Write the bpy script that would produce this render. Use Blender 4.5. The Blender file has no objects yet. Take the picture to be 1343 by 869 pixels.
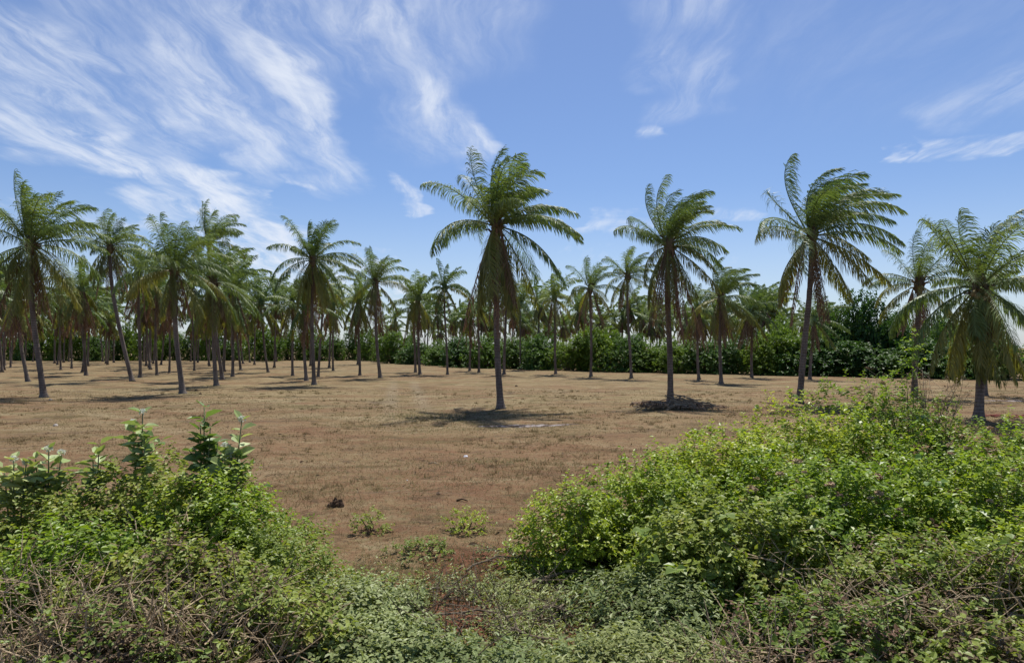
import bpy, math, random
import numpy as np

R = math.radians
S = bpy.context.scene
COL = S.collection
rng = np.random.default_rng(11)
random.seed(11)

# ---------------------------------------------------------------- camera
CAMZ, FPX, CX, HY = 3.0, 875.0, 671.5, 455.0      # eye height, focal length, centre and horizon measured in the photograph
cam = bpy.data.cameras.new('camera')
cam.sensor_width = 36.0
cam.lens = FPX / 1343.0 * 36.0
cam.shift_y = (HY - 434.5) / 1343.0
cam.clip_start, cam.clip_end = 0.1, 5000
camo = bpy.data.objects.new('camera', cam)
COL.objects.link(camo)
camo.location = (0, 0, CAMZ)
camo.rotation_euler = (R(90), 0, 0)
S.camera = camo

# ---------------------------------------------------------------- sky, sun, exposure
SUN_EL, SUN_AZ = 66.0, 12.0          # azimuth clockwise from +Y (straight ahead)
w = bpy.data.worlds.new('World'); S.world = w; w.use_nodes = True
nt = w.node_tree; nt.nodes.clear()


class NB:
    """small node builder"""
    def __init__(s, tree): s.t = tree
    def n(s, typ, **kw):
        nd = s.t.nodes.new(typ)
        for k, v in kw.items(): setattr(nd, k, v)
        return nd
    def link(s, a, b): s.t.links.new(a, b)
    def put(s, sock, v):
        if isinstance(v, bpy.types.NodeSocket): s.t.links.new(v, sock)
        elif v is not None: sock.default_value = v
    def m(s, op, a, b=None, c=None, clamp=False):
        nd = s.n('ShaderNodeMath', operation=op, use_clamp=clamp)
        for i, v in enumerate((a, b, c)): s.put(nd.inputs[i], v)
        return nd.outputs[0]
    def v(s, op, a, b=None, out=0):
        nd = s.n('ShaderNodeVectorMath', operation=op)
        s.put(nd.inputs[0], a)
        if op == 'SCALE': s.put(nd.inputs['Scale'], b)
        elif b is not None: s.put(nd.inputs[1], b)
        return nd.outputs[out]
    def noise(s, vec, scale, detail=4, rough=.55, dist=0.0):
        nd = s.n('ShaderNodeTexNoise')
        s.put(nd.inputs['Vector'], vec)
        nd.inputs['Scale'].default_value = scale; nd.inputs['Detail'].default_value = detail
        nd.inputs['Roughness'].default_value = rough; nd.inputs['Distortion'].default_value = dist
        return nd.outputs['Fac']
    def rng(s, val, a, b, c=0.0, d=1.0, smooth=True):
        nd = s.n('ShaderNodeMapRange', interpolation_type='SMOOTHSTEP' if smooth else 'LINEAR')
        s.put(nd.inputs['Value'], val)
        for k, x in zip(('From Min', 'From Max', 'To Min', 'To Max'), (a, b, c, d)): s.put(nd.inputs[k], x)
        return nd.outputs['Result']
    def mix(s, fac, a, b, blend='MIX'):
        nd = s.n('ShaderNodeMix', data_type='RGBA', blend_type=blend)
        s.put(nd.inputs['Factor'], fac)
        for sock, x in ((nd.inputs[6], a), (nd.inputs[7], b)):
            s.put(sock, (*x, 1.0) if isinstance(x, tuple) and len(x) == 3 else x)
        return nd.outputs[2]
    def ramp(s, fac, stops):
        nd = s.n('ShaderNodeValToRGB')
        s.put(nd.inputs[0], fac)
        cr = nd.color_ramp
        while len(cr.elements) < len(stops): cr.elements.new(.5)
        for e, (p, c) in zip(cr.elements, stops): e.position = p; e.color = (*c, 1)
        return nd.outputs[0]


b = NB(nt)
sky = b.n('ShaderNodeTexSky', sky_type='NISHITA', sun_disc=False)
sky.sun_elevation = R(SUN_EL); sky.sun_rotation = R(SUN_AZ)
sky.altitude = 0; sky.air_density = 1.0; sky.dust_density = 0.6; sky.ozone_density = 2.0
tc = b.n('ShaderNodeTexCoord')
dirv = b.v('NORMALIZE', tc.outputs['Generated'])
sep = b.n('ShaderNodeSeparateXYZ'); b.link(dirv, sep.inputs[0])
dx, dy, dz = sep.outputs
az = b.m('ARCTAN2', dx, dy)
elv = b.m('ARCSINE', dz)
# cirrus streaks lie on a high cloud plane and run away from the viewer
den = b.m('ADD', b.m('MAXIMUM', dz, 0.0), 0.09)
cmb = b.n('ShaderNodeCombineXYZ'); b.link(b.m('DIVIDE', dx, den), cmb.inputs[0]); b.link(b.m('DIVIDE', dy, den), cmb.inputs[1])
plane = cmb.outputs[0]
warp = b.n('ShaderNodeTexNoise'); b.link(plane, warp.inputs['Vector']); warp.inputs['Scale'].default_value = 2.2; warp.inputs['Detail'].default_value = 5
wv = b.v('SUBTRACT', warp.outputs['Color'], (.5, .5, .5))
cm2 = b.n('ShaderNodeCombineXYZ'); b.link(az, cm2.inputs[0]); b.link(elv, cm2.inputs[1])
P = b.v('ADD', cm2.outputs[0], b.v('MULTIPLY', wv, (.17, .10, 0)))


def ae(px, py):
    x, y, z = px - CX, FPX, HY - py
    return (math.atan2(x, y), math.asin(z / math.sqrt(x * x + y * y + z * z)), 0)


STROKES = [(-40, 55, 230, 160, 60, .55), (0, 120, 240, 165, 26, .35), (-20, 165, 150, 212, 30, .75), (150, 210, 270, 246, 20, .8),
           (275, 242, 365, 266, 9, .6), (240, 60, 345, 205, 46, .65), (345, 40, 390, 140, 46, .5), (375, 100, 440, 232, 40, .66),
           (390, 235, 425, 250, 9, .5), (490, 10, 560, 150, 62, .45), (550, 125, 618, 192, 26, .75), (130, -10, 640, 10, 90, .30),
           (190, 275, 330, 285, 26, .5), (290, 275, 375, 325, 36, 1.0), (300, 345, 560, 385, 40, .9), (515, 250, 548, 268, 14, .55),
           (860, 20, 945, -10, 50, .33), (840, 90, 945, 70, 26, .22), (860, 150, 945, 105, 30, .22), (850, 186, 868, 182, 12, .45),
           (1138, 207, 1172, 205, 7, .75), (1190, 200, 1360, 183, 9, .6), (1230, 150, 1380, 95, 26, .2),
           (775, 298, 835, 287, 16, .45), (895, 284, 1010, 280, 14, .35), (60, 290, 160, 300, 40, .4), (740, 350, 1300, 360, 50, .15),
           (940, 10, 1400, 60, 120, .05)]
dens = None
for (x0, y0, x1, y1, r, a) in STROKES:
    A, B_ = np.array(ae(x0, y0)), np.array(ae(x1, y1)); ba = B_ - A
    pa = b.v('SUBTRACT', P, tuple(A))
    h = b.m('MULTIPLY', b.v('DOT_PRODUCT', pa, tuple(ba), out=1), 1.0 / float(ba @ ba), clamp=True)
    d = b.v('LENGTH', b.v('SUBTRACT', pa, b.v('SCALE', tuple(ba), h)), out=1)
    mk = b.rng(d, r * 1.12 / FPX, 0.0, 0.0, a * .95)
    dens = mk if dens is None else b.m('ADD', dens, mk)
st1 = b.noise(b.v('MULTIPLY', b.v('ADD', plane, b.v('MULTIPLY', wv, (.25, .25, 0))), (6.5, 1.7, 1)), 1.0, 10, .68, .6)
st2 = b.noise(b.v('MULTIPLY', b.v('ADD', plane, (7.3, 2.1, 0)), (2.2, 1.0, 1)), 1.3, 6, .6, .5)
tex = b.m('MULTIPLY', b.rng(st1, .30, .70, .10, 1.45), b.rng(st2, .30, .62, .45, 1.25))
st3 = b.noise(b.v('MULTIPLY', b.v('ADD', plane, b.v('MULTIPLY', wv, (.12, .12, 0))), (19, 3.2, 1)), 1.0, 6, .6, .3)
cl = b.m('MULTIPLY', dens, b.m('MULTIPLY', tex, b.rng(st3, .3, .65, .62, 1.15)))
cl = b.m('SUBTRACT', 1.0, b.m('EXPONENT', b.m('MULTIPLY', cl, -1.2)), clamp=True)
# a little thin milky veil low over the horizon
veil = b.rng(elv, .24, -.02, 0.0, .34)
cl2 = b.m('MAXIMUM', b.m('MULTIPLY', cl, 1.0), veil)
hs = b.n('ShaderNodeHueSaturation'); hs.inputs['Saturation'].default_value = 1.0; hs.inputs['Value'].default_value = 1.0
b.link(sky.outputs[0], hs.inputs['Color'])
skyc = b.mix(1.0, hs.outputs[0], (0.80, 0.90, 1.10), 'MULTIPLY')
mixed = b.mix(cl2, skyc, (7.6, 8.1, 9.0))
bg = b.n('ShaderNodeBackground'); b.link(mixed, bg.inputs[0]); bg.inputs[1].default_value = 0.058
wo = b.n('ShaderNodeOutputWorld'); b.link(bg.outputs[0], wo.inputs[0])

sun = bpy.data.lights.new('sun', 'SUN'); sun.energy = 3.6; sun.angle = R(0.53); sun.color = (1, .95, .88)
so = bpy.data.objects.new('sun', sun); COL.objects.link(so)
so.rotation_euler = (R(90 - SUN_EL), 0, R(180 - SUN_AZ))     # light comes from ahead, slightly right
so.location = (0, 0, 60)

S.view_settings.view_transform = 'Standard'
S.view_settings.look = 'None'
S.view_settings.gamma = 1.0
S.view_settings.exposure = 0.9
S.render.engine = 'CYCLES'
S.cycles.max_bounces = 6
S.cycles.diffuse_bounces = 3
S.cycles.glossy_bounces = 2
S.cycles.transmission_bounces = 3
S.cycles.caustics_reflective = False
S.cycles.caustics_refractive = False
S.cycles.sample_clamp_indirect = 4.0

# ---------------------------------------------------------------- helpers
def nz(a):
    return a / np.maximum(np.linalg.norm(a, axis=-1, keepdims=True), 1e-9)


class Geo:
    """collects vertices and faces, then links them as ONE mesh object"""
    def __init__(s): s.v = []; s.f = []; s.k = 0
    def add(s, verts, faces):
        verts = np.asarray(verts, dtype=np.float32).reshape(-1, 3)
        s.v.append(verts)
        for arr in faces:
            arr = np.asarray(arr, dtype=np.int32)
            if len(arr): s.f.append(arr + s.k)
        s.k += len(verts)
    def mesh(s, name, mat, smooth=False):
        me = bpy.data.meshes.new(name)
        V = np.concatenate(s.v) if s.v else np.zeros((0, 3), np.float32)
        me.vertices.add(len(V)); me.vertices.foreach_set('co', V.ravel())
        tot = np.concatenate([np.full(len(f), f.shape[1], np.int32) for f in s.f])
        idx = np.concatenate([f.ravel() for f in s.f])
        me.loops.add(len(idx)); me.loops.foreach_set('vertex_index', idx)
        me.polygons.add(len(tot))
        start = np.concatenate([[0], np.cumsum(tot)[:-1]]).astype(np.int32)
        me.polygons.foreach_set('loop_start', start); me.polygons.foreach_set('loop_total', tot)
        me.polygons.foreach_set('use_smooth', np.full(len(tot), bool(smooth)))
        me.update(calc_edges=True)
        me.materials.append(mat)
        return me
    def obj(s, name, mat, parent=None, smooth=False):
        return link(name, s.mesh(name, mat, smooth), parent)


def link(name, me, parent=None):
    o = bpy.data.objects.new(name, me); COL.objects.link(o)
    if parent is not None: o.parent = parent
    return o


def tag(o, label, cat, group=None, kind=None):
    if label: o['label'] = label
    if cat: o['category'] = cat
    if group: o['group'] = group
    if kind: o['kind'] = kind
    return o


def thing(name, label, cat, loc=(0, 0, 0), rz=0.0, group=None):
    o = bpy.data.objects.new(name, None); COL.objects.link(o)
    o.empty_display_size = .2
    o.location = loc; o.rotation_euler = (0, 0, rz)
    return tag(o, label, cat, group)


def dup(root, loc, rz, sc, label, group):
    r = root.copy(); COL.objects.link(r)
    r.location = loc; r.rotation_euler = (0, 0, rz); r.scale = sc
    r['label'] = label; r['group'] = group
    for ch in list(root.children):
        c = ch.copy(); COL.objects.link(c); c.parent = r
        for g in list(ch.children):
            q = g.copy(); COL.objects.link(q); q.parent = c
    return r


def tube(geo, pts, rad, n=6, cap=True):
    pts = np.asarray(pts, float); m = len(pts)
    rad = np.broadcast_to(np.asarray(rad, float), (m,))
    T = nz(np.gradient(pts, axis=0))
    ref = np.array([0, 0, 1.0]) if abs(T[0, 2]) < .8 else np.array([1.0, 0, 0])
    A = nz(np.cross(T, ref)); Bv = np.cross(T, A)
    th = np.linspace(0, 2 * np.pi, n, endpoint=False)
    ring = pts[:, None] + rad[:, None, None] * (A[:, None] * np.cos(th)[None, :, None] + Bv[:, None] * np.sin(th)[None, :, None])
    i = np.arange(m - 1)[:, None] * n; j = np.arange(n)[None]
    q = np.stack([i + j, i + (j + 1) % n, i + n + (j + 1) % n, i + n + j], -1).reshape(-1, 4)
    fs = [q]
    if cap: fs += [np.arange(n)[None, ::-1], (np.arange(n) + (m - 1) * n)[None]]
    geo.add(ring.reshape(-1, 3), fs)


def leaves(geo, Pp, D, N, L, W, fold=.18, bend=.25):
    """ovate leaves folded on the midrib: two quads each"""
    n = len(Pp)
    D = nz(D); N = nz(N - D * (N * D).sum(-1, keepdims=True)); Sd = np.cross(D, N)
    L = L[:, None]; W = W[:, None]
    def pt(t, s, up): return Pp + D * L * t + Sd * W * s + N * (W * up - L * bend * t * t)
    V = np.stack([pt(0, 0, 0), pt(.3, .5, fold), pt(.68, .42, fold), pt(1, 0, 0), pt(.68, -.42, fold), pt(.3, -.5, fold)], 1)
    k = np.arange(n)[:, None] * 6
    geo.add(V.reshape(-1, 3), [np.concatenate([k + [0, 1, 2, 3], k + [0, 3, 4, 5]])])


def sprigs(geo, r, Bp, Dr, Ln, k, lsize, ratio=.55, droop=.15, twig=None, spread=.9):
    """leafy twigs: k leaves spiralling up each twig"""
    n = len(Bp)
    Dr = nz(Dr)
    ref = nz(r.normal(size=(n, 3)))
    e1 = nz(np.cross(Dr, ref)); e2 = np.cross(Dr, e1)
    up = np.array([0, 0, 1.0])
    ph = r.uniform(0, 6.28, n)
    for j in range(k):
        t = .18 + .82 * (j + .6) / k
        Pj = Bp + Dr * (Ln * t)[:, None] - up * (droop * Ln * t * t)[:, None]
        a = ph + j * 2.4
        out = e1 * np.cos(a)[:, None] + e2 * np.sin(a)[:, None]
        D = nz((Dr * (.35 + .5 * t) + out * spread + r.normal(size=(n, 3)) * .22 - up * droop) * np.array([1, 1, .5]))
        N = nz(Dr * .25 + up * 1.1 + r.normal(size=(n, 3)) * .38)
        L = lsize * r.uniform(.5, 1.35, n) * (1.0 - .25 * t)
        leaves(geo, Pj, D, N, L, L * ratio * r.uniform(.8, 1.2, n), bend=.22)
    if twig is not None:
        for i in range(n):
            tube(twig, [Bp[i], Bp[i] + Dr[i] * Ln[i] * .5 - up * droop * Ln[i] * .2, Bp[i] + Dr[i] * Ln[i] - up * droop * Ln[i]], [.005, .004, .002], 3, False)


# ---------------------------------------------------------------- materials
def newmat(name):
    m = bpy.data.materials.new(name); m.use_nodes = True
    m.node_tree.nodes.clear()
    return m, NB(m.node_tree)


def finish(q, shader, disp=None):
    o = q.n('ShaderNodeOutputMaterial'); q.link(shader, o.inputs[0])
    if disp is not None: q.link(disp, o.inputs[2])


def principled(q, col, rough=.6, spec=.4, normal=None):
    p = q.n('ShaderNodeBsdfPrincipled')
    q.put(p.inputs['Base Color'], (*col, 1) if isinstance(col, tuple) and len(col) == 3 else col)
    q.put(p.inputs['Roughness'], rough)
    p.inputs['Specular IOR Level'].default_value = spec
    if normal is not None: q.link(normal, p.inputs['Normal'])
    return p.outputs[0]


def leafmat(name, cols, rough=.42, trans=.3, spec=.45, objvar=.25, clump=0.0, tcol=None):
    """leaf colour differs from leaf to leaf (per mesh island), from plant to plant and clump to clump"""
    m, q = newmat(name)
    g = q.n('ShaderNodeNewGeometry'); oi = q.n('ShaderNodeObjectInfo')
    f = g.outputs['Random Per Island']
    if clump:
        t = q.n('ShaderNodeTexCoord')
        nv = q.noise(t.outputs['Object'], clump, 3, .6)
        f = q.m('ADD', q.m('MULTIPLY', f, .5), q.rng(nv, .3, .7, 0, .5), clamp=True)
    n = len(cols)
    c = q.ramp(f, [(i / max(n - 1, 1), k) for i, k in enumerate(cols)])
    hs = q.n('ShaderNodeHueSaturation'); q.link(c, hs.inputs['Color'])
    q.link(q.m('MULTIPLY_ADD', oi.outputs['Random'], objvar, 1 - objvar / 2), hs.inputs['Value'])
    q.link(q.m('MULTIPLY_ADD', oi.outputs['Random'], -.03, .515), hs.inputs['Hue'])
    c = hs.outputs[0]
    p = principled(q, c, rough, spec)
    if trans:
        tr = q.n('ShaderNodeBsdfTranslucent')
        q.link(q.mix(1.0, c, tcol or (1.5, 1.5, .7), 'MULTIPLY'), tr.inputs[0])
        mx = q.n('ShaderNodeMixShader'); mx.inputs[0].default_value = trans
        q.link(p, mx.inputs[1]); q.link(tr.outputs[0], mx.inputs[2]); p = mx.outputs[0]
    finish(q, p)
    return m


M = {}
M['frond'] = leafmat('palm_leaf', [(0.092, 0.140, 0.041), (0.130, 0.191, 0.056), (0.193, 0.256, 0.087)], .5, .28, .4, .45)
M['frond_old'] = leafmat('old_palm_leaf', [(0.124, 0.146, 0.037), (0.189, 0.202, 0.047), (0.262, 0.250, 0.067)], .5, .28, .35, .4)
M['frond_dry'] = leafmat('dry_palm_leaf', [(0.133, 0.082, 0.053), (0.196, 0.126, 0.079), (0.300, 0.205, 0.129)], .8, .12, .15, .4, tcol=(1.2, 1, .8))
M['thicket'] = leafmat('thicket_leaf', [(0.061, 0.111, 0.019), (0.101, 0.173, 0.025), (0.155, 0.236, 0.038)], .55, .3, .3, .5, clump=.45)
M['thicket_dark'] = leafmat('dark_thicket_leaf', [(0.043, 0.095, 0.022), (0.068, 0.134, 0.029), (0.105, 0.182, 0.041)], .5, .25, .35, .4, clump=.45)
M['shrub'] = leafmat('shrub_leaf', [(0.091, 0.139, 0.017), (0.183, 0.259, 0.024), (0.269, 0.357, 0.036), (0.364, 0.379, 0.067)], .45, .36, .4, .3, clump=1.6)
M['shrub_olive'] = leafmat('olive_shrub_leaf', [(0.103, 0.149, 0.026), (0.158, 0.217, 0.035), (0.226, 0.284, 0.055), (0.273, 0.254, 0.083)], .5, .32, .35, .3, clump=1.6)
M['cut_leaf'] = leafmat('grey_green_leaf', [(0.136, 0.161, 0.054), (0.207, 0.248, 0.091), (0.331, 0.384, 0.171)], .5, .26, .35, .25, clump=2.0)
M['milkweed'] = leafmat('milkweed_leaf', [(0.198, 0.266, 0.089), (0.298, 0.367, 0.134), (0.426, 0.481, 0.228)], .5, .25, .35, .15)
M['broad'] = leafmat('vine_leaf', [(.11, .19, .03), (.17, .26, .05), (.24, .33, .09)], .42, .36, .45, .2)
M['leafy'] = leafmat('leafy_plant_leaf', [(.075, .14, .03), (.12, .20, .05), (.18, .27, .09)], .45, .3, .4, .1)
M['young'] = leafmat('young_leaf', [(.12, .19, .02), (.19, .26, .035), (.27, .31, .06)], .45, .4, .35, .1)
M['brown_leaf'] = leafmat('withered_leaf', [(.10, .065, .038), (.17, .115, .075), (.25, .19, .13)], .8, .2, .15, .3, tcol=(1.1, 1, .9))
M['pinkhead'] = leafmat('seed_head', [(0.309, 0.225, 0.139), (0.451, 0.338, 0.213), (0.546, 0.450, 0.297)], .9, .3, .1, .2, tcol=(1, 1, 1))
M['flower'] = leafmat('white_flower', [(.60, .62, .52), (.74, .75, .66)], .7, .45, .2, .05, tcol=(1, 1, 1))
M['straw'] = leafmat('dry_grass', [(0.107, 0.071, 0.036), (0.167, 0.116, 0.056), (0.235, 0.176, 0.090), (0.137, 0.120, 0.049)], .8, .2, .15, 0, clump=.35, tcol=(1, 1, .9))
M['grass'] = leafmat('green_grass', [(0.063, 0.077, 0.022), (0.099, 0.108, 0.032), (0.135, 0.126, 0.050)], .6, .25, .3, 0, clump=.6)


def barkmat(name, c1, c2, scale=3.0, rings=0.0):
    m, q = newmat(name)
    t = q.n('ShaderNodeTexCoord'); oi = q.n('ShaderNodeObjectInfo')
    v = q.v('ADD', t.outputs['Object'], q.v('SCALE', (13.0, 7.0, 3.0), oi.outputs['Random']))
    n1 = q.noise(q.v('MULTIPLY', v, (1, 1, .35)), scale, 6, .65)
    n2 = q.noise(v, scale * 7, 3, .6)
    f = q.m('ADD', q.m('MULTIPLY', n1, .65), q.m('MULTIPLY', n2, .35))
    c = q.mix(q.rng(f, .34, .66), c1, c2)
    h = n2
    if rings:
        sp = q.n('ShaderNodeSeparateXYZ'); q.link(t.outputs['Object'], sp.inputs[0])
        s = q.m('SINE', q.m('ADD', q.m('MULTIPLY', sp.outputs[2], rings), q.m('MULTIPLY', n1, 4.0)))
        ring = q.rng(s, .55, 1.0)
        c = q.mix(q.m('MULTIPLY', ring, .45), c, (.05, .036, .028))
        h = q.m('SUBTRACT', n2, ring)
    bp = q.n('ShaderNodeBump'); bp.inputs['Strength'].default_value = .6; bp.inputs['Distance'].default_value = .03
    q.link(h, bp.inputs['Height'])
    finish(q, principled(q, c, .85, .2, bp.outputs[0]))
    return m


M['trunk'] = barkmat('palm_bark', (.098, .078, .064), (.235, .195, .165), 3.0, 42.0)
M['straw_stem'] = barkmat('straw_stalk', (.24, .17, .10), (.46, .36, .23), 6.0)
M['stem'] = barkmat('shrub_stem', (.10, .075, .05), (.21, .165, .115), 6.0)
M['greystem'] = barkmat('dead_twig', (.17, .13, .09), (.36, .29, .20), 6.0)
M['greenstem'] = barkmat('green_stem', (.10, .13, .06), (.19, .21, .11), 6.0)
M['rachis'] = barkmat('frond_base', (.15, .12, .06), (.26, .22, .10), 4.0)
M['coconut'] = barkmat('coconut_husk', (.17, .15, .07), (.26, .20, .10), 4.0)
M['heart'] = barkmat('palm_heart', (.07, .05, .035), (.16, .13, .07), 4.0)
M['clod'] = barkmat('dark_clod', (.065, .040, .024), (.15, .096, .058), 8.0)
M['ash'] = barkmat('ash', (.30, .27, .25), (.62, .60, .58), 3.0)
M['stone'] = barkmat('pale_stone', (.35, .31, .27), (.55, .50, .45), 6.0)
M['paper'] = barkmat('crumpled_white_plastic', (.70, .70, .74), (.82, .82, .85), 4.0)
M['orange'] = barkmat('orange_plastic', (.55, .20, .12), (.66, .27, .16), 4.0)
M['red'] = barkmat('faded_red_plastic', (.30, .10, .08), (.42, .17, .13), 4.0)


# ---------------------------------------------------------------- ground
def gh(x, y):
    x = np.asarray(x, float); y = np.asarray(y, float)
    k = np.clip((120 - np.hypot(x, y)) / 100, 0, 1)
    h = .05 * np.sin(x * .31 + 1.3 * np.sin(y * .17)) + .04 * np.sin(y * .43 + x * .12 + 2) + .022 * np.sin(x * 1.3 + y * .9) + .018 * np.sin(y * 1.9 - x * .7)
    return h * k


def ground_material():
    m, q = newmat('dry_field_soil')
    t = q.n('ShaderNodeTexCoord'); v = t.outputs['Object']
    sp = q.n('ShaderNodeSeparateXYZ'); q.link(v, sp.inputs[0]); X, Y = sp.outputs[0], sp.outputs[1]
    clump = q.noise(q.v('MULTIPLY', v, (1.3, 1.9, 1)), 1.0, 5, .7, .8)
    big = q.noise(q.v('MULTIPLY', v, (.05, .12, 1)), 1.0, 5, .6, .6)
    mid = q.noise(q.v('MULTIPLY', v, (.35, .6, 1)), 1.0, 6, .65, .4)
    fine = q.noise(v, 5.5, 6, .7)
    grain = q.noise(v, 28.0, 4, .7)
    clump = q.noise(q.v('MULTIPLY', v, (1.3, 1.9, 1)), 1.0, 5, .7, .8)
    c = q.mix(q.rng(big, .40, .60), (.188, .130, .069), (.198, .153, .080))
    mid2 = q.noise(q.v('ADD', q.v('MULTIPLY', v, (.22, .5, 1)), (31, 7, 0)), 1.0, 7, .7, 1.0)
    c = q.mix(q.m('MULTIPLY', q.rng(mid, .50, .64), .8), c, (.088, .076, .030))          # thin olive turf
    c = q.mix(q.m('MULTIPLY', q.rng(mid, .46, .34), .65), c, (.155, .080, .044))          # bare reddish earth
    c = q.mix(q.m('MULTIPLY', q.rng(mid2, .52, .62), .8), c, (.255, .205, .118))         # bleached straw
    c = q.mix(q.m('MULTIPLY', q.rng(mid2, .46, .36), .75), c, (.088, .066, .044))          # grey brown
    patch = q.noise(q.v('ADD', q.v('MULTIPLY', v, (.16, .30, 1)), (5, 17, 0)), 1.0, 6, .62, 1.4)
    c = q.mix(q.m('MULTIPLY', q.rng(patch, .53, .60), .42), c, (.135, .070, .040))        # scraped red patches
    c = q.mix(q.m('MULTIPLY', q.rng(patch, .44, .37), .6), c, (.225, .185, .105))        # pale dry grass
    near = q.rng(Y, 36.0, 14.0, .1, 1)
    c = q.mix(q.m('MULTIPLY', near, q.rng(fine, .38, .58, .08, .58)), c, (.160, .078, .042))
    c = q.mix(q.rng(clump, .54, .66, 0, .75), c, (.072, .048, .026))
    c = q.mix(q.rng(clump, .42, .32, 0, .55), c, (.215, .16, .092))
    c = q.mix(q.rng(fine, .57, .72, 0, .8), c, (.048, .032, .018))
    c = q.mix(q.rng(grain, .55, .8, 0, .6), c, (.26, .195, .11))
    c = q.mix(q.rng(grain, .44, .24, 0, .7), c, (.050, .034, .019))
    # fresh red earth turned up beside the road
    dxs = q.m('DIVIDE', q.m('ADD', X, .25), 1.5); dys = q.m('DIVIDE', q.m('SUBTRACT', Y, 7.8), 1.9)
    rr = q.m('ADD', q.m('ADD', q.m('MULTIPLY', dxs, dxs), q.m('MULTIPLY', dys, dys)), q.m('MULTIPLY', q.m('SUBTRACT', mid, .5), 2.2))
    c = q.mix(q.rng(rr, 1.1, .35, 0, .85), c, q.mix(q.rng(fine, .35, .65), (.10, .035, .020), (.19, .084, .052)))
    # two worn wheel tracks running off towards the thicket
    for off in (-.95, .75):
        d = q.m('ABSOLUTE', q.m('SUBTRACT', X, q.m('MULTIPLY_ADD', Y, -.172, .62 + off)))
        d = q.m('ADD', d, q.m('MULTIPLY', q.m('SUBTRACT', fine, .5), .55))
        a = q.m('MULTIPLY', q.rng(d, .62, .05, 0, .40), q.m('MULTIPLY', q.rng(Y, 22, 38), q.rng(Y, 66, 50)))
        c = q.mix(a, c, (.215, .175, .118))
    bp = q.n('ShaderNodeBump'); bp.inputs['Strength'].default_value = .9; bp.inputs['Distance'].default_value = .10
    q.link(q.m('ADD', q.m('MULTIPLY', fine, 1.0), q.m('MULTIPLY', grain, .35)), bp.inputs['Height'])
    finish(q, principled(q, c, .95, .1, bp.outputs[0]))
    return m


u = np.linspace(-1, 1, 301); xs = np.sinh(u * 5.2) / np.sinh(5.2) * 1600
ts = np.linspace(0, 1, 280); ys = -70 + 0 * ts
ys = np.concatenate([np.linspace(-200, 2, 12), 2 + np.sinh(np.linspace(0.02, 1, 300) * 5.0) / np.sinh(5.0) * 2400])
XX, YY = np.meshgrid(xs, ys)
g = Geo(); nx, ny = len(xs), len(ys)
ii = (np.arange(ny - 1)[:, None] * nx + np.arange(nx - 1)[None])
g.add(np.stack([XX, YY, gh(XX, YY)], -1), [np.stack([ii, ii + 1, ii + nx + 1, ii + nx], -1).reshape(-1, 4)])
tag(g.obj('ground', ground_material(), smooth=True), None, None, kind='structure')


def gp(px, py):
    """the ground point that stands under a point measured in the photograph"""
    d = CAMZ * FPX / (py - HY)
    x = (px - CX) / FPX * d
    return x, d


# ---------------------------------------------------------------- palms
WIND = np.array([1.0, -.15, 0])


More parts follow.
